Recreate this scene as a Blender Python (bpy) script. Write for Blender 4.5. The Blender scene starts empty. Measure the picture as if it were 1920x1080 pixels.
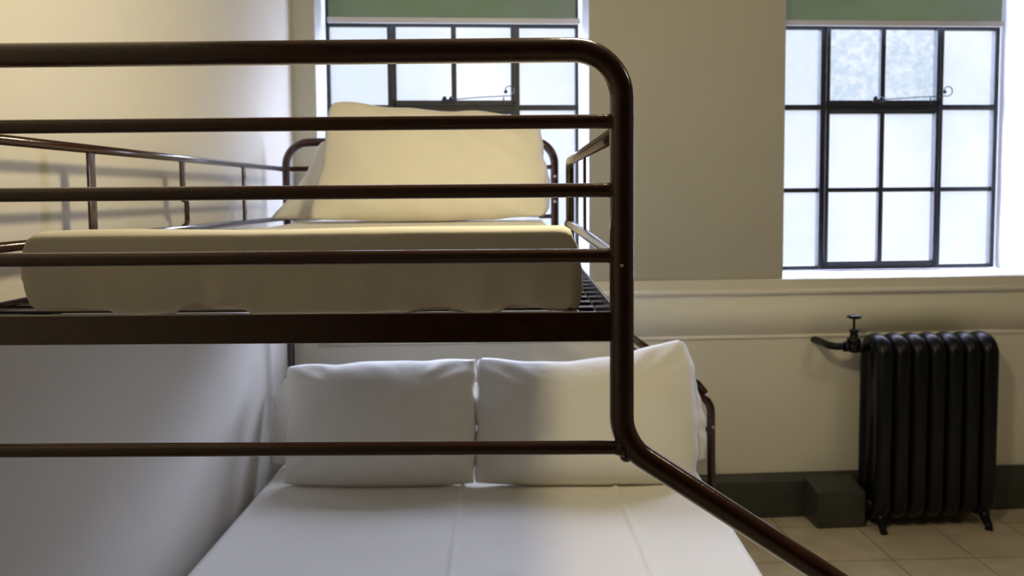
import bpy, bmesh, math, random
from mathutils import Vector, Matrix, noise
R = math.radians
scene = bpy.context.scene
COL = scene.collection
random.seed(7)

# ------------------------------------------------------------------ camera
EYE = 1.385
F_PX = 1540.0
cam_data = bpy.data.cameras.new('camera')
cam_data.sensor_fit = 'HORIZONTAL'
cam_data.sensor_width = 36.0
cam_data.lens = F_PX / 1920 * 36.0
cam_data.shift_y = -80.0 / 1920.0
cam_data.clip_start = 0.05
cam_data.dof.use_dof = True
cam_data.dof.focus_distance = 1.08
cam_data.dof.aperture_fstop = 8.0
cam = bpy.data.objects.new('camera', cam_data)
COL.objects.link(cam)
rot = (Matrix.Rotation(math.atan(15 / F_PX), 4, 'Z') @ Matrix.Rotation(math.pi / 2 - math.atan(96 / F_PX), 4, 'X')
       @ Matrix.Rotation(-0.008, 4, 'Z'))
cam.matrix_world = Matrix.Translation((0, 0, EYE)) @ rot
scene.camera = cam

# ------------------------------------------------------------------ world (overcast sky, brighter higher up)
world = bpy.data.worlds.new('sky')
scene.world = world
world.use_nodes = True
wn, wl = world.node_tree.nodes, world.node_tree.links
wn.clear()
wo = wn.new('ShaderNodeOutputWorld'); bg = wn.new('ShaderNodeBackground')
tc = wn.new('ShaderNodeTexCoord'); sx = wn.new('ShaderNodeSeparateXYZ')
wl.new(tc.outputs['Generated'], sx.inputs[0])
def ramp(node, pts):
    cr = node.color_ramp
    while len(cr.elements) > 1: cr.elements.remove(cr.elements[-1])
    cr.elements[0].position = pts[0][0]; cr.elements[0].color = (*pts[0][1], 1)
    for p, c in pts[1:]:
        e = cr.elements.new(p); e.color = (*c, 1)
def wmath(op, a, b=None):
    m = wn.new('ShaderNodeMath'); m.operation = op
    for k, q in enumerate((a, b)):
        if q is None: continue
        if isinstance(q, (int, float)): m.inputs[k].default_value = q
        else: wl.new(q, m.inputs[k])
    return m.outputs[0]
# sky shaped to light the room: dim straight ahead, boosted above and sideways
SKY_STRENGTH = 9.0
side = wmath('MULTIPLY', wmath('ABSOLUTE', sx.outputs['X']), .93)
up = wmath('MULTIPLY', sx.outputs['Z'], 2.35)
rz = wn.new('ShaderNodeValToRGB')
wl.new(wmath('MAXIMUM', side, up), rz.inputs[0])
ramp(rz, [(0.0, (.088, .093, .100)), (0.54, (.094, .099, .106)), (0.80, (1.85, 2.02, 2.80))])
wl.new(rz.outputs[0], bg.inputs[0]); bg.inputs[1].default_value = SKY_STRENGTH
wl.new(bg.outputs[0], wo.inputs[0])

# ------------------------------------------------------------------ room lamp (hangs above the bed, over the picture)
ld = bpy.data.lights.new('ceiling_lamp_light', 'POINT')
ld.energy = 40.0; ld.color = (1.0, .855, .53); ld.shadow_soft_size = .09
lo = bpy.data.objects.new('ceiling_lamp_light', ld); lo.location = (.20, 1.32, 2.12); COL.objects.link(lo)

l2 = bpy.data.lights.new('added_fill_light', 'POINT')     # fill light added over the right side to brighten lower wall and floor
l2.energy = 15.0; l2.color = (1.0, .87, .60); l2.shadow_soft_size = .22
l2o = bpy.data.objects.new('added_fill_light', l2); l2o.location = (2.1, 1.5, 2.6); COL.objects.link(l2o)

# ------------------------------------------------------------------ back wall frame of reference
WA = R(4.5)
WALL_M = Matrix.Translation((0, 3.38, 0)) @ Matrix.Rotation(WA, 4, 'Z')
def wp(s, o, z): return WALL_M @ Vector((s, o, z))
WINDOWS = [(-.821, .294, -.812), (1.107, 2.262, 1.135)]      # opening start, opening end, frame start
SILL, HEAD, DEPTH = 1.02, 2.52, .33
for a, b, _ in WINDOWS:                                      # portals that guide sky light through each opening
    pd = bpy.data.lights.new('window_portal', 'AREA'); pd.shape = 'RECTANGLE'
    pd.size = b - a; pd.size_y = 2.14 - SILL; pd.cycles.is_portal = True
    po = bpy.data.objects.new('window_portal', pd)
    po.matrix_world = WALL_M @ Matrix.Translation(((a + b) / 2, .35, (2.14 + SILL) / 2)) @ Matrix.Rotation(R(-90), 4, 'X')
    COL.objects.link(po)

scene.view_settings.view_transform = 'Standard'
scene.view_settings.look = 'None'
scene.view_settings.gamma = 1.0
scene.view_settings.use_curve_mapping = False
scene.view_settings.exposure = 0.0
scene.cycles.max_bounces = 10
scene.cycles.diffuse_bounces = 6
scene.cycles.transparent_max_bounces = 12
scene.cycles.sample_clamp_indirect = 6
scene.cycles.use_denoising = True

# ------------------------------------------------------------------ materials
def mat(name, color, rough=.6, metal=0., noise_amt=0., noise_scale=8., bump=0., bump_scale=60., color2=None, coat=0., spec=.5, sheen=0.):
    m = bpy.data.materials.new(name); m.use_nodes = True
    n, l = m.node_tree.nodes, m.node_tree.links
    b = n['Principled BSDF']
    b.inputs['Base Color'].default_value = (*color, 1)
    b.inputs['Roughness'].default_value = rough
    b.inputs['Metallic'].default_value = metal
    b.inputs['Coat Weight'].default_value = coat
    b.inputs['Coat Roughness'].default_value = .10
    b.inputs['Coat IOR'].default_value = 1.5
    b.inputs['Specular IOR Level'].default_value = spec
    b.inputs['Sheen Weight'].default_value = sheen
    co = n.new('ShaderNodeTexCoord')
    if noise_amt or color2:
        t = n.new('ShaderNodeTexNoise'); t.inputs['Scale'].default_value = noise_scale; t.inputs['Detail'].default_value = 6
        l.new(co.outputs['Object'], t.inputs['Vector'])
        r = n.new('ShaderNodeValToRGB')
        c2 = color2 or tuple(c * (1 - noise_amt) for c in color)
        ramp(r, [(.35, c2), (.65, color)])
        l.new(t.outputs['Fac'], r.inputs[0]); l.new(r.outputs[0], b.inputs['Base Color'])
    if bump:
        t = n.new('ShaderNodeTexNoise'); t.inputs['Scale'].default_value = bump_scale; t.inputs['Detail'].default_value = 5
        l.new(co.outputs['Object'], t.inputs['Vector'])
        bu = n.new('ShaderNodeBump'); bu.inputs['Strength'].default_value = bump; bu.inputs['Distance'].default_value = .01
        l.new(t.outputs['Fac'], bu.inputs['Height']); l.new(bu.outputs[0], b.inputs['Normal'])
    return m
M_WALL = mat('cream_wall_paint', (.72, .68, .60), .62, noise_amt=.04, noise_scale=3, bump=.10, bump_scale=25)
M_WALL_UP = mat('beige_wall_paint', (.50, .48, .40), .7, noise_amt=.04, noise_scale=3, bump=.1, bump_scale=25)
M_WALL_LOW = mat('cream_wall_paint_lit', (.84, .80, .66), .5, noise_amt=.04, noise_scale=3, bump=.10, bump_scale=25)  # left wall's cream paint, lightened and yellowed to stand in for lamplight
M_TAN = mat('tan_wall_paint', (.38, .34, .26), .7, noise_amt=.05, noise_scale=3)
M_FAR = mat('brown_wall_paint', (.10, .085, .065), .7, noise_amt=.05, noise_scale=3)
M_TRIM = mat('cream_gloss_paint', (.82, .78, .65), .4, noise_amt=.05, noise_scale=5, bump=.05, bump_scale=30)
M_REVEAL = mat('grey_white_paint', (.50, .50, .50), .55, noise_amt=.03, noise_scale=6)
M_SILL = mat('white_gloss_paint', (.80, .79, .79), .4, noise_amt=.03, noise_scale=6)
M_CEIL = mat('ceiling_paint', (.20, .19, .17), .8)
M_SKIRT = mat('dark_green_grey_gloss', (.055, .056, .046), .38, noise_amt=.25, noise_scale=9, bump=.08, bump_scale=20)
M_BROWN = mat('brown_enamel_metal', (.043, .0145, .0090), .17, noise_amt=.25, noise_scale=30, bump=.06, bump_scale=180, spec=.4, coat=.45)
M_BOLT = mat('zinc_bolt', (.45, .43, .42), .35, metal=.8)
M_SLAT = mat('black_slat_metal', (.03, .03, .035), .3, spec=.6)
M_RAD = mat('black_cast_iron_paint', (.003, .003, .0035), .36, noise_amt=.3, noise_scale=20, bump=.10, bump_scale=45, spec=.3)
M_FRAME = mat('black_steel_window_paint', (.018, .019, .021), .42, noise_amt=.3, noise_scale=25, bump=.3, bump_scale=60)
M_BAR = mat('white_blind_bar', (.68, .67, .70), .4)

def fabric(name, color, fold=.35, weave=True):
    m = bpy.data.materials.new(name); m.use_nodes = True
    n, l = m.node_tree.nodes, m.node_tree.links
    b = n['Principled BSDF']; b.inputs['Roughness'].default_value = .85
    b.inputs['Base Color'].default_value = (*color, 1); b.inputs['Sheen Weight'].default_value = .08
    b.inputs['Specular IOR Level'].default_value = .2
    co = n.new('ShaderNodeTexCoord')
    t = n.new('ShaderNodeTexNoise'); t.inputs['Scale'].default_value = 5.5; t.inputs['Detail'].default_value = 4; t.inputs['Distortion'].default_value = .6
    t2 = n.new('ShaderNodeTexNoise'); t2.inputs['Scale'].default_value = 600; t2.inputs['Detail'].default_value = 2
    l.new(co.outputs['Object'], t.inputs['Vector']); l.new(co.outputs['Object'], t2.inputs['Vector'])
    b1 = n.new('ShaderNodeBump'); b1.inputs['Strength'].default_value = fold; b1.inputs['Distance'].default_value = .03
    b2 = n.new('ShaderNodeBump'); b2.inputs['Strength'].default_value = .15; b2.inputs['Distance'].default_value = .001
    l.new(t.outputs['Fac'], b1.inputs['Height']); l.new(t2.outputs['Fac'], b2.inputs['Height'])
    l.new(b1.outputs[0], b2.inputs['Normal']); l.new(b2.outputs[0], b.inputs['Normal'])
    return m
M_SHEET = fabric('white_cotton_sheet', (.80, .77, .70), .12)
M_PILLOW = fabric('white_cotton_pillowcase', (.82, .79, .71), .30)

def glass_mat():
    m = bpy.data.materials.new('frosted_window_glass'); m.use_nodes = True
    n, l = m.node_tree.nodes, m.node_tree.links; n.clear()
    o = n.new('ShaderNodeOutputMaterial'); mix = n.new('ShaderNodeMixShader'); mix2 = n.new('ShaderNodeMixShader')
    tr = n.new('ShaderNodeBsdfTransparent'); tl = n.new('ShaderNodeBsdfTranslucent'); gl = n.new('ShaderNodeBsdfGlossy')
    gl.inputs['Roughness'].default_value = .3
    co = n.new('ShaderNodeTexCoord')
    t = n.new('ShaderNodeTexNoise'); t.inputs['Scale'].default_value = 2.2; t.inputs['Detail'].default_value = 5
    r = n.new('ShaderNodeValToRGB'); ramp(r, [(.38, (.84, .89, .90)), (.62, (.97, .98, 1.0))])
    l.new(co.outputs['Object'], t.inputs['Vector']); l.new(t.outputs['Fac'], r.inputs[0])
    # grime: streaky spatter, heavier on some panes
    g = n.new('ShaderNodeTexNoise'); g.inputs['Scale'].default_value = 26; g.inputs['Detail'].default_value = 8; g.inputs['Roughness'].default_value = .7
    gr = n.new('ShaderNodeValToRGB'); ramp(gr, [(.42, (.72, .79, .84)), (.62, (1, 1, 1))])
    l.new(co.outputs['Object'], g.inputs['Vector']); l.new(g.outputs['Fac'], gr.inputs[0])
    at = n.new('ShaderNodeVertexColor'); at.layer_name = 'grime'
    mx = n.new('ShaderNodeMixRGB'); mx.blend_type = 'MULTIPLY'
    l.new(at.outputs['Color'], mx.inputs[0]); l.new(r.outputs[0], mx.inputs[1]); l.new(gr.outputs[0], mx.inputs[2])
    l.new(mx.outputs[0], tr.inputs[0]); l.new(mx.outputs[0], tl.inputs[0])
    mix.inputs[0].default_value = .03; l.new(tr.outputs[0], mix.inputs[1]); l.new(tl.outputs[0], mix.inputs[2])
    mix2.inputs[0].default_value = .04; l.new(mix.outputs[0], mix2.inputs[1]); l.new(gl.outputs[0], mix2.inputs[2])
    l.new(mix2.outputs[0], o.inputs[0]); return m
M_GLASS = glass_mat()

def blind_mat():
    m = bpy.data.materials.new('green_blind_fabric'); m.use_nodes = True
    n, l = m.node_tree.nodes, m.node_tree.links; n.clear()
    o = n.new('ShaderNodeOutputMaterial'); mix = n.new('ShaderNodeMixShader')
    d = n.new('ShaderNodeBsdfDiffuse'); t = n.new('ShaderNodeBsdfTranslucent')
    co = n.new('ShaderNodeTexCoord'); no = n.new('ShaderNodeTexNoise'); no.inputs['Scale'].default_value = 3
    r = n.new('ShaderNodeValToRGB'); ramp(r, [(.35, (.27, .31, .20)), (.65, (.31, .34, .26))])
    l.new(co.outputs['Object'], no.inputs['Vector']); l.new(no.outputs['Fac'], r.inputs[0])
    l.new(r.outputs[0], d.inputs[0]); l.new(r.outputs[0], t.inputs[0])
    mix.inputs[0].default_value = .5
    l.new(d.outputs[0], mix.inputs[1]); l.new(t.outputs[0], mix.inputs[2]); l.new(mix.outputs[0], o.inputs[0]); return m
M_BLIND = blind_mat()

def tile_mat():
    m = bpy.data.materials.new('cream_floor_tiles'); m.use_nodes = True
    n, l = m.node_tree.nodes, m.node_tree.links
    b = n['Principled BSDF']; b.inputs['Roughness'].default_value = .42
    co = n.new('ShaderNodeTexCoord'); mp = n.new('ShaderNodeMapping')
    mp.inputs['Location'].default_value = TILE_LOC; mp.inputs['Rotation'].default_value = (0, 0, R(-2.5))
    br = n.new('ShaderNodeTexBrick'); br.offset = 0; br.squash = 1
    br.inputs['Scale'].default_value = 1; br.inputs['Brick Width'].default_value = .316; br.inputs['Row Height'].default_value = .316
    br.inputs['Mortar Size'].default_value = .0028; br.inputs['Mortar Smooth'].default_value = .2
    br.inputs['Color1'].default_value = (.66, .57, .41, 1); br.inputs['Color2'].default_value = (.72, .62, .45, 1)
    br.inputs['Mortar'].default_value = (.30, .23, .15, 1)
    no = n.new('ShaderNodeTexNoise'); no.inputs['Scale'].default_value = 9; no.inputs['Detail'].default_value = 5
    r = n.new('ShaderNodeValToRGB'); ramp(r, [(.3, (.82, .80, .78)), (.7, (1, 1, 1))])
    mx = n.new('ShaderNodeMixRGB'); mx.blend_type = 'MULTIPLY'; mx.inputs[0].default_value = 1
    l.new(co.outputs['Object'], mp.inputs[0]); l.new(mp.outputs[0], br.inputs[0]); l.new(co.outputs['Object'], no.inputs[0])
    l.new(no.outputs['Fac'], r.inputs[0]); l.new(br.outputs['Color'], mx.inputs[1]); l.new(r.outputs[0], mx.inputs[2])
    l.new(mx.outputs[0], b.inputs['Base Color'])
    bu = n.new('ShaderNodeBump'); bu.inputs['Strength'].default_value = .4; bu.inputs['Distance'].default_value = .002; bu.invert = True
    l.new(br.outputs['Fac'], bu.inputs['Height']); l.new(bu.outputs[0], b.inputs['Normal'])
    return m
TILE_LOC = (.055, .20, 0)
M_TILE = tile_mat()

# ------------------------------------------------------------------ mesh helpers
def obj(name, bm, m, parent=None, smooth=True, bevel=0, sub=0):
    me = bpy.data.meshes.new(name); bmesh.ops.recalc_face_normals(bm, faces=bm.faces[:]); bm.to_mesh(me); bm.free()
    for p in me.polygons: p.use_smooth = smooth
    o = bpy.data.objects.new(name, me); COL.objects.link(o)
    if m: me.materials.append(m)
    if parent: o.parent = parent
    if bevel:
        b = o.modifiers.new('bevel', 'BEVEL'); b.width = bevel; b.segments = 2; b.limit_method = 'ANGLE'; b.harden_normals = False
    if sub:
        s = o.modifiers.new('sub', 'SUBSURF'); s.levels = s.render_levels = sub
    return o
def thing(name, label, cat, loc=(0, 0, 0), group=None):
    o = bpy.data.objects.new(name, None); COL.objects.link(o); o.location = loc; o.empty_display_size = .1
    return tag(o, label, cat, group)
def tag(o, label, cat, group=None):
    o['label'] = label; o['category'] = cat
    if group: o['group'] = group
    return o
def structure(o):
    o['kind'] = 'structure'; return o
def box(bm, x0, x1, y0, y1, z0, z1, M=None):
    vs = [Vector((x, y, z)) for z in (z0, z1) for y in (y0, y1) for x in (x0, x1)]
    if M: vs = [M @ v for v in vs]
    v = [bm.verts.new(c) for c in vs]
    for f in ((0, 2, 3, 1), (4, 5, 7, 6), (0, 1, 5, 4), (2, 6, 7, 3), (0, 4, 6, 2), (1, 3, 7, 5)): bm.faces.new([v[i] for i in f])
    return bm
def fillet(pts, rad, n=8):
    pts = [Vector(p) for p in pts]
    if isinstance(rad, (int, float)): rad = [rad] * len(pts)
    out = [pts[0]]
    for i in range(1, len(pts) - 1):
        a, b, c = pts[i - 1], pts[i], pts[i + 1]
        d1, d2 = (a - b).normalized(), (c - b).normalized()
        ang = d1.angle(d2)
        t = rad[i] / math.tan(ang / 2)
        t = min(t, .49 * (a - b).length if i > 1 else .98 * (a - b).length, .49 * (c - b).length if i < len(pts) - 2 else .98 * (c - b).length)
        r = t * math.tan(ang / 2)
        bis = (d1 + d2).normalized(); cen = b + bis * (r / math.sin(ang / 2))
        s, e = b + d1 * t - cen, b + d2 * t - cen
        tot = s.angle(e)
        for k in range(n + 1):
            f = k / n
            v = (s * math.sin((1 - f) * tot) + e * math.sin(f * tot)) / math.sin(tot)
            out.append(cen + v)
    out.append(pts[-1]); return out
def tube(bm, pts, rad, n=20, flare=0, caps=True, sx=1., sy=1.):
    """sweep a circle along points; flare widens the weld at both ends"""
    pts = [Vector(p) for p in pts]
    if not isinstance(rad, (list, tuple)): rad = [rad] * len(pts)
    if flare:
        r0 = rad[0]; L = (pts[1] - pts[0]).length; d = (pts[-1] - pts[0]).normalized()
        a, b = pts[0], pts[-1]
        pts = [a, a + d * flare * .35, a + d * flare] + pts[1:-1] + [b - d * flare, b - d * flare * .35, b]
        rad = [r0 * 1.55, r0 * 1.25, r0] + [r0] * (len(pts) - 6) + [r0, r0 * 1.25, r0 * 1.55]
    prev = None; rings = []
    t0 = (pts[1] - pts[0]).normalized()
    up = Vector((0, 0, 1)) if abs(t0.z) < .9 else Vector((0, 1, 0))
    nrm = (up - t0 * up.dot(t0)).normalized()
    for i, p in enumerate(pts):
        if i == 0: t = t0
        elif i == len(pts) - 1: t = (pts[-1] - pts[-2]).normalized()
        else: t = ((pts[i + 1] - p).normalized() + (p - pts[i - 1]).normalized()).normalized()
        nrm = (nrm - t * nrm.dot(t)).normalized(); bn = t.cross(nrm)
        rings.append([bm.verts.new(p + (nrm * math.cos(a) * sx + bn * math.sin(a) * sy) * rad[i]) for a in [2 * math.pi * k / n for k in range(n)]])
    for a, b in zip(rings, rings[1:]):
        for k in range(n): bm.faces.new((a[k], a[(k + 1) % n], b[(k + 1) % n], b[k]))
    if caps:
        bm.faces.new(rings[0][::-1]); bm.faces.new(rings[-1])
    return bm
def lathe(bm, prof, M, n=24):
    rings = []
    for r, h in prof: rings.append([bm.verts.new(M @ Vector((r * math.cos(2 * math.pi * k / n), r * math.sin(2 * math.pi * k / n), h))) for k in range(n)])
    for a, b in zip(rings, rings[1:]):
        for k in range(n): bm.faces.new((a[k], a[(k + 1) % n], b[(k + 1) % n], b[k]))
    bm.faces.new(rings[0][::-1]); bm.faces.new(rings[-1])
    return bm
def new(): return bmesh.new()

# ------------------------------------------------------------------ room shell
LX = -.905
RX, FY, CZ = 4.6, -3.6, 2.85
structure(obj('floor', box(new(), LX - .2, RX + .2, FY - .2, 4.4, -.1, 0), M_TILE, smooth=False))
structure(obj('ceiling', box(new(), LX - .2, RX + .2, FY - .2, 4.4, CZ, CZ + .1), M_CEIL, smooth=False))
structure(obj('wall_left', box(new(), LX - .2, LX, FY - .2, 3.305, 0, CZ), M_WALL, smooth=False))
structure(obj('wall_right', box(new(), RX, RX + .2, FY - .2, 4.4, 0, CZ), M_TAN, smooth=False))
structure(obj('wall_front', box(new(), LX, RX, FY - .2, FY, 0, CZ), M_FAR, smooth=False))
S0, S1 = -1.12, 4.85
def wall_piece(bm, s0, s1, z0, z1, o0=0, o1=DEPTH): box(bm, s0, s1, o0, o1, z0, z1)
def on_wall(o): o.matrix_world = WALL_M; return structure(o)
bm = new()
edges = [S0] + [e for w in WINDOWS for e in w[:2]] + [S1]
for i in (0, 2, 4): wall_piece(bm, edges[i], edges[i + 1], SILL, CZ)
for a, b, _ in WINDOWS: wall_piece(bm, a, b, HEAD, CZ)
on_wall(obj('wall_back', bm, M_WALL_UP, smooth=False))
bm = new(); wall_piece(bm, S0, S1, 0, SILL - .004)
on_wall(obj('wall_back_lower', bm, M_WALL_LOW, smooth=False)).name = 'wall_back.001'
# white-painted reveals and sill lining each window opening
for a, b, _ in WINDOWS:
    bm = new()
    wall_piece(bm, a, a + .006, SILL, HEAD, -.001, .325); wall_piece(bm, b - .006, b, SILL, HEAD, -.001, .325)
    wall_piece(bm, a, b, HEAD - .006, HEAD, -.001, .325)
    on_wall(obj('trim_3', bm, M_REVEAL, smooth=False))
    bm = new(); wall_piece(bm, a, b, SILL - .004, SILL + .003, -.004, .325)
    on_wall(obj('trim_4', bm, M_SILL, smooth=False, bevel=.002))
# ledge band with rounded nose under the windows, and a lower bead
bm = new(); wall_piece(bm, -.86, S1, .966, SILL, -.014, 0)
prof = []
on_wall(obj('trim_1', bm, M_TRIM, smooth=False, bevel=.004))
bm = new(); tube(bm, [(-.86, -.014, .966), (S1, -.014, .966)], .012, 12)
on_wall(obj('trim_1', bm, M_TRIM)).name = 'trim_1.001'
bm = new(); tube(bm, [(-.83, -.002, .776), (S1, -.002, .770)], .0085, 12)
wall_piece(bm, -.83, S1, .780, .955, -.004, 0)
on_wall(obj('trim_2', bm, M_WALL_LOW))
# skirting board with a sloped top and boxed pipe casing beside the radiator
def skirting(name, s0, s1, h, t):
    bm = new(); prof = [(0, 0), (-t, 0), (-t, h - .032), (-t * .45, h), (0, h)]
    A = [bm.verts.new(wp(s0, o, z)) for o, z in prof]; B = [bm.verts.new(wp(s1, o, z)) for o, z in prof]
    n = len(prof)
    for k in range(n): bm.faces.new((A[k], A[(k + 1) % n], B[(k + 1) % n], B[k]))
    bm.faces.new(A[::-1]); bm.faces.new(B)
    return structure(obj(name, bm, M_SKIRT, smooth=False, bevel=.003))
skirting('baseboard_back', -.9, S1, .186, .034)
bm = new(); box(bm, LX, LX + .018, FY, 3.28, 0, .16); structure(obj('baseboard_left', bm, M_SKIRT, smooth=False, bevel=.003))
bm = new()
box(bm, 1.205, 1.410, -.165, -.03, 0, .150, WALL_M)
for v in bm.verts:
    if v.co.z > .1:
        l = WALL_M.inverted() @ v.co
        if l.y > -.1: v.co.z = .178
cas = obj('pipe_casing', bm, M_SKIRT, smooth=False, bevel=.005)
tag(cas, 'dark painted boxed casing standing on the tiles at the left foot of the black radiator', 'pipe box')

# ------------------------------------------------------------------ windows
ROWS = [SILL + .018, 1.392, 1.768, 2.128, 2.49]
PITCH = .2745
def window(name, a, b, f0, grimy):
    root = bpy.data.objects.new(name, None); COL.objects.link(root); structure(root)
    root.matrix_world = WALL_M
    O = .30
    cs = [f0 + i * PITCH for i in range(5)]
    # fixed steel frame
    bm = new()
    def bar(x0, x1, z0, z1, o0=O - .012, o1=O + .02): box(bm, x0, x1, o0, o1, z0, z1)
    bar(cs[0] - .006, cs[0] + .013, ROWS[0] - .012, ROWS[4]); bar(cs[4] - .013, cs[4] + .008, ROWS[0] - .012, ROWS[4])
    bar(cs[0], cs[4], ROWS[0] - .012, ROWS[0] + .008); bar(cs[0], cs[4], ROWS[4] - .01, ROWS[4] + .01)
    for c in (cs[1], cs[3]): bar(c - .015, c + .015, ROWS[0], ROWS[4], O - .016, O + .022)
    bar(cs[0], cs[4], ROWS[2] - .012, ROWS[2] + .012)
    box(bm, cs[1], cs[3], O - .02, O + .02, ROWS[2] - .030, ROWS[2] + .02)
    fr = obj('frame', bm, M_FRAME, root, smooth=False, bevel=.002)
    bm = new()
    for r in (ROWS[1], ROWS[3]):
        box(bm, cs[0], cs[1], O - .004, O + .014, r - .0105, r + .0105); box(bm, cs[3], cs[4], O - .004, O + .014, r - .0105, r + .0105)
    obj('glazing_bar', bm, M_FRAME, root, smooth=False, bevel=.002)
    # two casement sashes in the middle, upper one top hung
    def sash(z0, z1, mids, n):
        bm = new(); x0, x1 = cs[1] + .006, cs[3] - .006
        for r in ((x0, x0 + .019, z0, z1), (x1 - .019, x1, z0, z1), (x0, x1, z0, z0 + .024), (x0, x1, z1 - .014, z1)):
            box(bm, r[0], r[1], O - .028, O + .004, r[2], r[3])
        s = obj('sash', bm, M_FRAME, root, smooth=False, bevel=.002)
        bm = new(); box(bm, cs[2] - .0115, cs[2] + .0115, O - .020, O + .002, z0, z1)
        for m in mids: box(bm, x0, x1, O - .018, O + .002, m - .0105, m + .0105)
        obj('glazing_bar', bm, M_FRAME, s, smooth=False, bevel=.002)
        return s
    sash(ROWS[0] + .004, ROWS[2] - .006, [ROWS[1]], 0)
    up = sash(ROWS[2] + .006, ROWS[4] - .006, [ROWS[3]], 1)
    # window stay: bracket, thin arm and curled handle
    zst = ROWS[2] + .030
    bm = new(); xs = cs[2] - .055
    box(bm, xs, xs + .055, O - .045, O - .026, zst - .012, zst + .002)
    lathe(bm, [(.004, 0), (.010, .004), (.010, .012), (.004, .018)], Matrix.Translation((xs + .012, O - .036, zst)), 12)
    lathe(bm, [(.004, 0), (.009, .003), (.009, .010), (.003, .016)], Matrix.Translation((xs + .040, O - .036, zst)), 12)
    lathe(bm, [(.005, -.006), (.004, .006), (.0025, .014), (.004, .020)], Matrix.Translation((cs[3] - .058, O - .036, zst - .008)), 10)
    obj('stay_bracket', bm, M_FRAME, up)
    bm = new(); arm = [Vector((xs + .03, O - .04, zst)), Vector((cs[3] - .12, O - .045, zst + .012)), Vector((cs[3] - .005, O - .05, zst + .016))]
    cx_, cz_, rr = cs[3] + .015, zst + .040, .024
    curl = [Vector((cx_ + rr * (1 - .35 * k / 20) * math.sin(R(-0) + R(290) * k / 20 * 1), O - .05, cz_ - rr * (1 - .35 * k / 20) * math.cos(R(290) * k / 20))) for k in range(21)]
    if name == 'window_1':
        for c in curl: c.x -= .050
        arm[2].x -= .050; arm[1].x -= .03
    tube(bm, arm + curl, .0024, 8)
    bmesh.ops.create_icosphere(bm, subdivisions=2, radius=.009, matrix=Matrix.Translation(curl[-1]))
    obj('stay_arm', bm, M_FRAME, up)
    # frosted panes
    bm = new(); lay = bm.loops.layers.color.new('grime')
    for i in range(4):
        for j in range(4):
            x0, x1, z0, z1 = cs[i], cs[i + 1], ROWS[j], ROWS[j + 1]
            vs = [bm.verts.new((x, O, z)) for x, z in ((x0, z0), (x1, z0), (x1, z1), (x0, z1))]
            f = bm.faces.new(vs)
            g = grimy.get((i, j), .08)
            for lp in f.loops: lp[lay] = (g, g, g, 1)
    gl = obj('pane', bm, M_GLASS, root, smooth=False)
    return root
window('window_1', *WINDOWS[0][:3], {})
window('window_2', *WINDOWS[1][:3], {(1, 2): 1, (2, 2): 1, (0, 2): .4})

def blind(s0, s1, bar_ext, label):
    root = thing('roller_blind', label, 'blind', wp((s0 + s1) / 2, .2, 2.126)); root.rotation_euler.z = WA
    w = (s1 - s0) / 2
    bm = new(); box(bm, -w, w, -.001, .001, .012, .33)
    obj('blind_fabric', bm, M_BLIND, root, smooth=False)
    bm = new(); box(bm, -w - .004, w + bar_ext, -.007, .007, -.012, .013); obj('bottom_bar', bm, M_BAR, root, smooth=False, bevel=.003)
    bm = new(); tube(bm, [(-w - .01, 0, .345), (w + .01, 0, .345)], .02, 16); obj('roller', bm, M_BAR, root)
    return root
blind(-.79, .263, .02, 'green roller blind pulled partly down over the left window, above the pillows')
blind(1.12, 2.185, .008, 'green roller blind pulled partly down over the right window, above the radiator')

# ------------------------------------------------------------------ bunk bed
YF, YB = 1.016, 2.97
XL, XR, XW = -.842, .126, .702
TR = .0150
bed = thing('bunk_bed', 'brown tubular metal bunk bed, single bunk above a wider lower bed, against the left wall', 'bunk bed', (0, 0, 0))
CUR = bed
def part(name, bm, m=M_BROWN, parent=None, **k): return obj(name, bm, m, parent or bed, **k)
def frame_path(Y, top, rt, z_el):
    return fillet([(XL, Y, 0), (XL, Y, top), (XR, Y, top), (XR, Y, z_el), (XW - .008, Y, z_el - .655 * (XW - XR)), (XW, Y, 0)],
                  [0, rt, rt, .065, .07, 0], 10)
def end_frame(Y, top, rt, z_el, label):
    bm = new(); tube(bm, frame_path(Y, top, rt, z_el), TR, 24)
    f = part('end_frame', bm); f['label'] = label
    for x in (XL, XW):
        bm = new(); lathe(bm, [(.017, 0), (.0175, .02), (.016, .03)], Matrix.Translation((x, Y, 0)), 16); part('foot_cap', bm, M_SLAT, f)
    return f
ff = end_frame(YF, 1.560, .060, 1.072, 'bent brown tube of the near bed end')
rf = end_frame(YB, 1.577, .085, .997, 'bent brown tube of the far bed end')
RS = .0088
for z in (1.473, 1.389, 1.308, 1.066):
    bm = new(); tube(bm, [(XL + .006, YF, z), (XR - .006 + (.008 if z < 1.1 else 0), YF, z)], RS, 16, flare=.012); part('cross_rail', bm)
for z in (1.482, 1.400, 1.305):
    bm = new(); tube(bm, [(XL + .006, YB, z), (XR - .006, YB, z)], RS, 16, flare=.012); part('cross_rail', bm)
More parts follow.
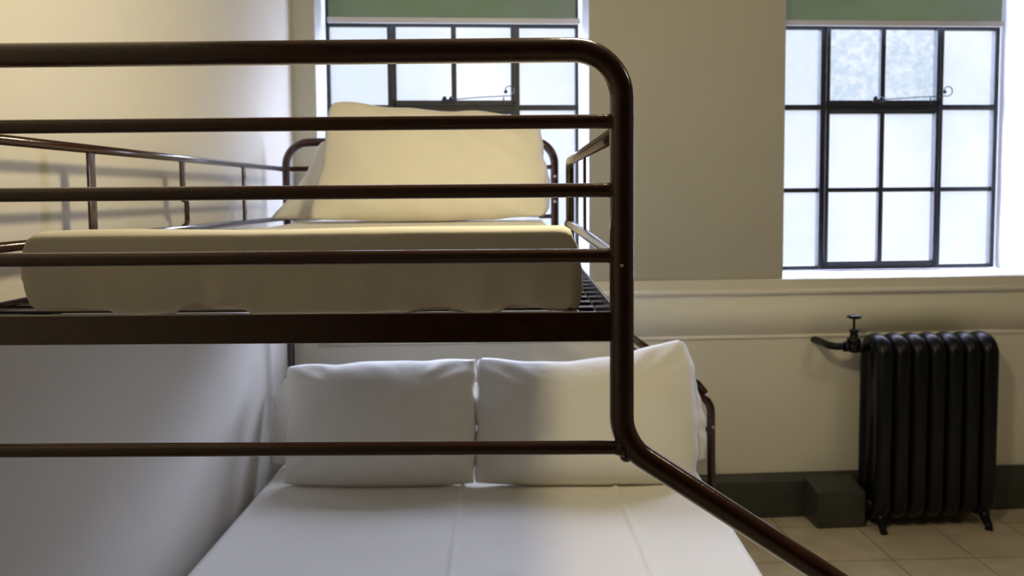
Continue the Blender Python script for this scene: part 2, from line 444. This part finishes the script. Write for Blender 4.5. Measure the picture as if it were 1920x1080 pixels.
# upper bed base: channel rails with the inner ledge that holds the slats
def channel(bm, p0, p1, z0, z1, inward, t=.004, ledge=.030):
    p0, p1 = Vector(p0), Vector(p1); d = (p1 - p0).normalized(); n = Vector(inward)
    def slab(a0, a1, za, zb):
        c = [p0 + n * a0, p1 + n * a0, p1 + n * a1, p0 + n * a1]
        lo = [bm.verts.new((q.x, q.y, za)) for q in c]; hi = [bm.verts.new((q.x, q.y, zb)) for q in c]
        bm.faces.new(lo[::-1]); bm.faces.new(hi)
        for k in range(4): bm.faces.new((lo[k], lo[(k + 1) % 4], hi[(k + 1) % 4], hi[k]))
    slab(0, t, z0, z1); slab(t, ledge, z0, z0 + t)
bm = new(); channel(bm, (XL + .010, YF - .004, 0), (XR - .010, YF - .004, 0), 1.201, 1.238, (0, 1, 0), ledge=.035)
part('base_rail', bm, smooth=False, bevel=.0015)
bm = new(); channel(bm, (XL + .010, YB - .004, 0), (XR - .010, YB - .004, 0), 1.190, 1.240, (0, -1, 0))
part('base_rail', bm, smooth=False, bevel=.0015)
bm = new(); channel(bm, (XR - .006, YF + .004, 0), (XR - .006, YB, 0), 1.2005, 1.243, (-1, 0, 0)); part('side_rail', bm, smooth=False, bevel=.0015)
bm = new(); channel(bm, (XL + .002, YF + .004, 0), (XL + .002, YB, 0), 1.180, 1.218, (1, 0, 0)); part('side_rail', bm, smooth=False, bevel=.0015)
n = 30
for i in range(n):
    y = YF + .075 + (YB - YF - .12) * i / (n - 1)
    bm = new(); box(bm, XL + .008, XR - .012, y - .012, y + .012, 1.2047, 1.2082)
    part('slat', bm, M_SLAT, smooth=False)
# left guard rail
def guard_post(bm, x, y, z0, z1): box(bm, x - .0025, x + .0025, y - .0135, y + .0135, z0, z1)
bm = new(); GX = XL
tube(bm, [(GX, YF + .01, 1.480), (GX, YB - .005, 1.480)], RS, 16)
gl_ = part('guard_rail', bm)
bm = new(); tube(bm, [(GX, YF + .01, 1.392), (GX, YB - .005, 1.392)], .0075, 16); part('guard_rail', bm)
bm = new(); tube(bm, [(GX, YF + .01, 1.305), (GX, YB - .005, 1.305)], RS, 16); part('guard_rail', bm)
for i, y in enumerate((1.180, 1.613, 2.060, 2.510)):
    bm = new()
    if i == 2:
        guard_post(bm, GX, y - .008, 1.392, 1.478)
        tube(bm, fillet([(GX, y - .012, 1.378), (GX, y + .012, 1.375), (GX, y + .012, 1.318), (GX, y - .014, 1.309)], [0, .010, .012, 0], 5), .0065, 10)
    else: guard_post(bm, GX, y, 1.307, 1.478)
    part('guard_post', bm, M_BROWN, smooth=True, bevel=.001)
# right guard rail: bent tube that stops half way for the climbing gap
bm = new()
tube(bm, fillet([(XR, YF + .01, 1.462), (XR, 2.062, 1.466), (XR, 2.062, 1.23)], [0, .022, 0], 6), .0105, 18); part('guard_rail', bm)
bm = new(); tube(bm, [(XR, YF + .01, 1.304), (XR, 2.058, 1.309)], .0095, 16, flare=.010); part('guard_rail', bm)
bm = new(); tube(bm, [(XR, YF + .01, 1.387), (XR, 2.058, 1.389)], .0075, 16); part('guard_rail', bm)
for y in (1.600,):
    bm = new(); guard_post(bm, XR, y, 1.312, 1.458); part('guard_post', bm, smooth=False, bevel=.001)
# second slanting tube at the far end
bm = new(); tube(bm, [(XR + .01, YB - .004, 1.048), (.640, YB - .004, .6955), (.672, YB - .002, .655)], .0130, 16); part('slanting_brace', bm)
# lower bed base
for x, nx in ((XL + .004, 1), (XW - .020, -1)):
    bm = new(); channel(bm, (x, YF, 0), (x, YB, 0), .245, .300, (nx, 0, 0)); part('side_rail', bm, smooth=False, bevel=.0015)
for y, ny in ((YF, 1), (YB, -1)):
    bm = new(); channel(bm, (XL, y, 0), (XW - .01, y, 0), .245, .300, (0, ny, 0)); part('base_rail', bm, smooth=False, bevel=.0015)
bm = new()
for i in range(16):
    y = YF + .06 + (YB - YF - .12) * i / 15
    box(bm, XL + .01, XW - .026, y - .025, y + .025, .300, .310)
sl = part('mattress_base', bm, M_SLAT, smooth=False)
bm = new(); tube(bm, [(XL, YB, .52), (XW, YB, .52)], RS, 14, flare=.012); part('cross_rail', bm)
# bolts
def bolt(x, y, z, r=.0042, d=(0, -1, 0)):
    bm = new(); M = Matrix.Translation((x, y, z)) @ Vector((0, 0, 1)).rotation_difference(Vector(d)).to_matrix().to_4x4()
    lathe(bm, [(r, 0), (r, .002), (r * .6, .0035), (.0004, .004)], M, 12); part('bolt', bm, M_BOLT)
for x, y, z, r in ((XR + .001, YB - TR, 1.447, .006), (XR + .001, YB - TR, 1.357, .006), (XL + .004, YB - TR, 1.400, .006),
                   (XW - .002, YB - TR, .53, .0055)):
    bolt(x, y, z, r)
bolt(XR - .002, YF - TR, 1.297, .0022)
bm = new(); bmesh.ops.create_icosphere(bm, subdivisions=3, radius=.009, matrix=Matrix.Translation((XR + .006, YF, 1.056))); part('weld_bead', bm)

# ------------------------------------------------------------------ bedding
def mattress(name, x0, x1, y0, y1, z0, ztop, r, label, crease=(), wr=.006, nx=110, ny=200, nz=18, seed=0, hem=.03, x_round=0):
    bm = new(); grid = {}
    def P(i, j, k):
        u, v, w = i / nx, j / ny, k / nz
        x, y = x0 + (x1 - x0) * u, y0 + (y1 - y0) * v
        zt = ztop(x, y)
        if x_round:
            de = max(0, 1 - min(x - x0, x1 - x) / x_round)
            zt -= x_round * (1 - math.sqrt(max(0, 1 - de * de)))
        z = z0 + (zt - z0) * w
        # rounded edges
        q = Vector((x, y, z)); rr = r if w > .5 else .010
        cl = Vector((min(max(x, x0 + rr), x1 - rr), min(max(y, y0 + rr), y1 - rr), min(z, zt - r) if w > .5 else max(z, z0 + rr)))
        dq = q - cl
        if dq.length > 1e-7: q = cl + dq.normalized() * rr * min(1, max(abs(dq.x), abs(dq.y), abs(dq.z)) / rr)
        # wrinkles of the fitted sheet, strongest along the lower hem
        low = max(0, 1 - w * 1.5)
        nn = noise.noise(Vector((x * 11 + seed, y * 11, z * 5 + 3))) + .6 * noise.noise(Vector((x * 27 + seed, y * 27, z * 9)))
        am = wr * (.25 + 1.6 * low)
        side = 1 if (u in (0, 1) or v in (0, 1)) else 0
        if side and w < 1:
            if v in (0, 1): q.y += nn * am * (1 - .7 * w) - (.012 * w if v == 0 else 0)
            if u in (0, 1): q.x += nn * am * .6 + .008 * math.sin(math.pi * w) * (-1 if u == 0 else 1)
            if w < .35: q.z += (.35 - w) * hem * max(0, noise.noise(Vector((x * 8 + seed, y * 8, 9))) + .6 * noise.noise(Vector((x * 23 + seed, y * 23, 5))) + .02)
        if w == 0 and not side: q.z += .012 * hem / .16
        if w == 1:
            q.z += .0016 * noise.noise(Vector((x * 4, y * 4, seed))) * 2
            for cx_, slope, a in crease:
                t = (x - (cx_ + slope * (y - 2.2))) / .007
                q.z += a * math.exp(-t * t)
        return q
    def V(i, j, k):
        key = (i, j, k)
        if key not in grid: grid[key] = bm.verts.new(P(i, j, k))
        return grid[key]
    for i in range(nx):
        for j in range(ny):
            bm.faces.new((V(i, j, nz), V(i + 1, j, nz), V(i + 1, j + 1, nz), V(i, j + 1, nz)))
            bm.faces.new((V(i, j, 0), V(i, j + 1, 0), V(i + 1, j + 1, 0), V(i + 1, j, 0)))
    for k in range(nz):
        for i in range(nx):
            bm.faces.new((V(i, 0, k), V(i + 1, 0, k), V(i + 1, 0, k + 1), V(i, 0, k + 1)))
            bm.faces.new((V(i, ny, k), V(i, ny, k + 1), V(i + 1, ny, k + 1), V(i + 1, ny, k)))
        for j in range(ny):
            bm.faces.new((V(0, j, k), V(0, j, k + 1), V(0, j + 1, k + 1), V(0, j + 1, k)))
            bm.faces.new((V(nx, j, k), V(nx, j + 1, k), V(nx, j + 1, k + 1), V(nx, j, k + 1)))
    o = obj(name, bm, M_SHEET)
    return tag(o, label, 'mattress')
def ztop_up(x, y):
    t = (y - 1.2) / .34
    return 1.301 + .036 * math.exp(-t * t * 1.6) + .004 * (x + .3)
mattress('mattress', -.727, .082, 1.200, 2.925, 1.2085, ztop_up, .006,
         'thin mattress in a cream fitted sheet on the upper bunk, behind the near rails', wr=.008, seed=2, hem=.10, x_round=.022)
def ztop_lo(x, y): return .445
mattress('mattress', -.846, .600, 1.045, 2.93, .3105, ztop_lo, .028,
         'wide mattress in a smooth white sheet on the lower bed', crease=((-.182, -.02, .009), (.314, -.034, .008), (-.66, .3, .0015)), wr=.004, seed=8, nx=240)

def pillow(BL, BR, TR_, TL, thick, label, seed, bow=(0, 0, 0, 0), n=56, facing=(0, -1, .25), wr=.011, pinch=.045, group=None, tf=.5, rnd=.022, rl=1):
    """BL.. corners of the middle sheet; bow = sag of bottom, right, top, left edges (+ outward)"""
    BL, BR, TR_, TL = map(Vector, (BL, BR, TR_, TL))
    cen = (BL + BR + TR_ + TL) / 4
    nrm = ((BR - BL).cross(TL - BL)).normalized()          # points to the camera side or away
    if nrm.y > 0: nrm = -nrm
    ux = (BR - BL).normalized(); uz = (TL - BL).normalized()
    bm = new(); g = {}
    def pos(i, j, s):
        u, v = i / n, j / n
        p = BL * (1 - u) * (1 - v) + BR * u * (1 - v) + TR_ * u * v + TL * (1 - u) * v
        su, sv = math.sin(math.pi * u), math.sin(math.pi * v)
        p = p - uz * bow[0] * su * (1 - v) + uz * bow[2] * su * v + ux * bow[1] * sv * u - ux * bow[3] * sv * (1 - u)
        # small irregularities of the hem
        cr_ = (abs(2 * u - 1) * abs(2 * v - 1)) ** 9 * (rnd * (1 if u > .5 else rl) if v > .5 else .008)
        p = p + (cen - p).normalized() * cr_
        e = noise.noise(Vector((u * 5 + seed, v * 5, seed)))
        p += uz * (.011 if v > .5 else .004) * e * abs(2 * v - 1) ** 2 + ux * .013 * abs(2 * u - 1) ** 2 * noise.noise(Vector((u * 6, v * 6 + seed, 4)))
        a, b = 2 * u - 1, 2 * v - 1
        prof = (max(0, 1 - abs(a) ** 2.6) ** .62) * (max(0, 1 - abs(b) ** (2.4 if b > 0 else 5)) ** .62)
        th = thick * prof * (tf if s > 0 else 1 - tf)
        fold = noise.noise(Vector((u * 3.2 + seed, v * 1.6 + u, seed * .7))) * .9 + .45 * noise.noise(Vector((u * 9 + v * 4, v * 4 + seed, 2.2)))
        # radiating creases near the corners
        rr = min(math.hypot(u, v), math.hypot(1 - u, v), math.hypot(u, 1 - v), math.hypot(1 - u, 1 - v))
        ang = math.atan2(v - .5, u - .5)
        fold += .9 * max(0, 1 - rr / .35) * math.sin(ang * 26 + seed)
        th += wr * fold * min(1, prof * 1.6) * (1 if s > 0 else -1) * .9
        return p + nrm * th * s
    for s in (1, -1):
        for i in range(n + 1):
            for j in range(n + 1):
                if s == -1 and (i in (0, n) or j in (0, n)): g[i, j, -1] = g[i, j, 1]
                else: g[i, j, s] = bm.verts.new(pos(i, j, s))
    for s in (1, -1):
        for i in range(n):
            for j in range(n):
                q = (g[i, j, s], g[i + 1, j, s], g[i + 1, j + 1, s], g[i, j + 1, s])
                bm.faces.new(q if s > 0 else q[::-1])
    o = obj('pillow', bm, M_PILLOW)
    return tag(o, label, 'pillow', group)
pillow((-.640, 2.47, 1.312), (.078, 2.47, 1.315), (.060, 2.66, 1.640), (-.612, 2.66, 1.692), .13,
       'cream pillow leaning upright on the upper bunk, front of the two', 1, bow=(.006, .012, -.012, -.012))
pillow((-.815, 2.66, 1.308), (.098, 2.66, 1.330), (.075, 2.84, 1.560), (-.690, 2.84, 1.580), .12,
       'greyish pillow mostly hidden behind the front pillow on the upper bunk', 5, bow=(.0, .01, -.01, -.03))
pillow((-.775, 2.60, .450), (-.150, 2.60, .450), (-.156, 2.80, .818), (-.806, 2.80, .795), .15,
       'white pillow leaning at the left of the lower bed, shaded by the upper bunk', 9, tf=.7, rnd=.0, bow=(.010, .004, .006, -.010))
pillow((-.153, 2.60, .451), (.570, 2.60, .452), (.575, 2.80, .902), (-.150, 2.80, .825), .15,
       'white pillow leaning at the right of the lower bed, its top corner poking up', 13, rnd=.040, rl=.2, tf=.7, bow=(.008, .010, -.052, .002))
pillow((-.875, 2.775, .46), (-.13, 2.775, .450), (-.13, 2.90, .72), (-.868, 2.90, .74), .10,
       'white pillow behind the left front pillow of the lower bed, only its left edge showing', 17, bow=(.0, .01, -.01, .004))
pillow((-.11, 2.775, .45), (.640, 2.775, .465), (.610, 2.90, .77), (-.11, 2.90, .72), .10,
       'white pillow behind the right front pillow of the lower bed, only its right edge showing', 21, bow=(.0, .012, -.01, .004))

# ------------------------------------------------------------------ radiator
rad = thing('radiator', 'black cast iron column radiator standing on the tiles under the right window', 'radiator', wp(1.672, -.150, 0))
rad.rotation_euler.z = WA
NS, RP = 7, .0735
H0, H1 = .048, .795
def section():
    bm = new()
    # outer loop in the depth/height plane
    dep = .062
    rx, ry = .0355, .030
    pts = fillet([(0, -dep, (H0 + H1) / 2), (0, -dep, H1 - .02), (0, dep, H1 - .02), (0, dep, H0 + .02), (0, -dep, H0 + .02), (0, -dep, (H0 + H1) / 2)],
                 [0, .055, .055, .055, .055, 0], 10)
    rings = []
    m = len(pts) - 1
    nn = 18
    for i in range(m):
        p = pts[i]; t = (pts[(i + 1) % m] - pts[i - 1 if i else m - 1]).normalized()
        nr = Vector((1, 0, 0)); bn = t.cross(nr)
        rings.append([bm.verts.new(p + nr * math.cos(2 * math.pi * k / nn) * rx + bn * math.sin(2 * math.pi * k / nn) * ry) for k in range(nn)])
    for i in range(m):
        a, b = rings[i], rings[(i + 1) % m]
        for k in range(nn): bm.faces.new((a[k], a[(k + 1) % nn], b[(k + 1) % nn], b[k]))
    tube(bm, [(0, 0, H0 + .02), (0, 0, H1 - .02)], .033, 16)
    # web between the columns
    box(bm, -.006, .006, -dep, dep, H0 + .04, H1 - .05)
    # hubs joining to the neighbour
    for z in (H0 + .045, H1 - .045):
        tube(bm, [(-RP / 2, 0, z), (RP / 2, 0, z)], .028, 18)
    return bm
first = obj('section', section(), M_RAD, rad)
first.location.x = -3 * RP
for i in range(1, NS):
    c = first.copy(); COL.objects.link(c); c.parent = rad; c.location.x = (i - 3) * RP
for i in (0, NS - 1):
    for sgn in (-1, 1):
        bm = new()
        tube(bm, [((i - 3) * RP, sgn * .045, H0 + .03), ((i - 3) * RP, sgn * .060, .045), ((i - 3) * RP + (.004 if i else -.004), sgn * .082, .014), ((i - 3) * RP, sgn * .088, 0)],
             [.026, .019, .013, .016], 14)
        obj('foot', bm, M_RAD, rad)
for z in (H0 + .045, H1 - .045):
    bm = new(); tube(bm, [(3.5 * RP - .002, 0, z), (3.5 * RP + .006, 0, z), (3.5 * RP + .008, 0, z)], [.022, .022, .014], 6); obj('end_plug', bm, M_RAD, rad)
# hand valve and feed pipe
vz = H1 - .045 + .004
vx = -3.5 * RP - .062
val = new()
tube(val, [(-3.5 * RP + .004, 0, H1 - .045), (vx + .03, 0, vz - .008), (vx + .018, 0, vz - .006)], [.019, .017, .022], 8)
tube(val, [(vx + .034, 0, vz - .006), (vx + .022, 0, vz - .005)], .023, 6)
tube(val, [(vx + .024, 0, vz - .004), (vx - .024, 0, vz - .002)], .020, 16)
tube(val, [(vx - .024, 0, vz - .002), (vx - .040, 0, vz)], .022, 6)
lathe(val, [(.015, -.026), (.022, -.014), (.024, .014), (.027, .017), (.027, .031), (.018, .036), (.014, .054), (.018, .058), (.0175, .070), (.009, .068), (.005, .070), (.005, .124)],
      Matrix.Translation((vx, 0, vz)), 18)
v = obj('valve', val, M_RAD, rad)
bm = new(); lathe(bm, [(.006, .112), (.022, .114), (.027, .118), (.027, .125), (.022, .128), (.004, .128)], Matrix.Translation((vx, 0, vz)), 24)
for k in range(12):
    a = 2 * math.pi * k / 12
    bmesh.ops.create_icosphere(bm, subdivisions=1, radius=.0042, matrix=Matrix.Translation((vx + .0255 * math.cos(a), .0255 * math.sin(a), vz + .1215)))
obj('handwheel', bm, M_RAD, v)
bm = new(); tube(bm, fillet([(vx - .038, 0, vz), (vx - .092, 0, vz), (vx - .100, .150, vz + .004)], [0, .04, 0], 8), .0155, 16)
obj('feed_pipe', bm, M_RAD, v)
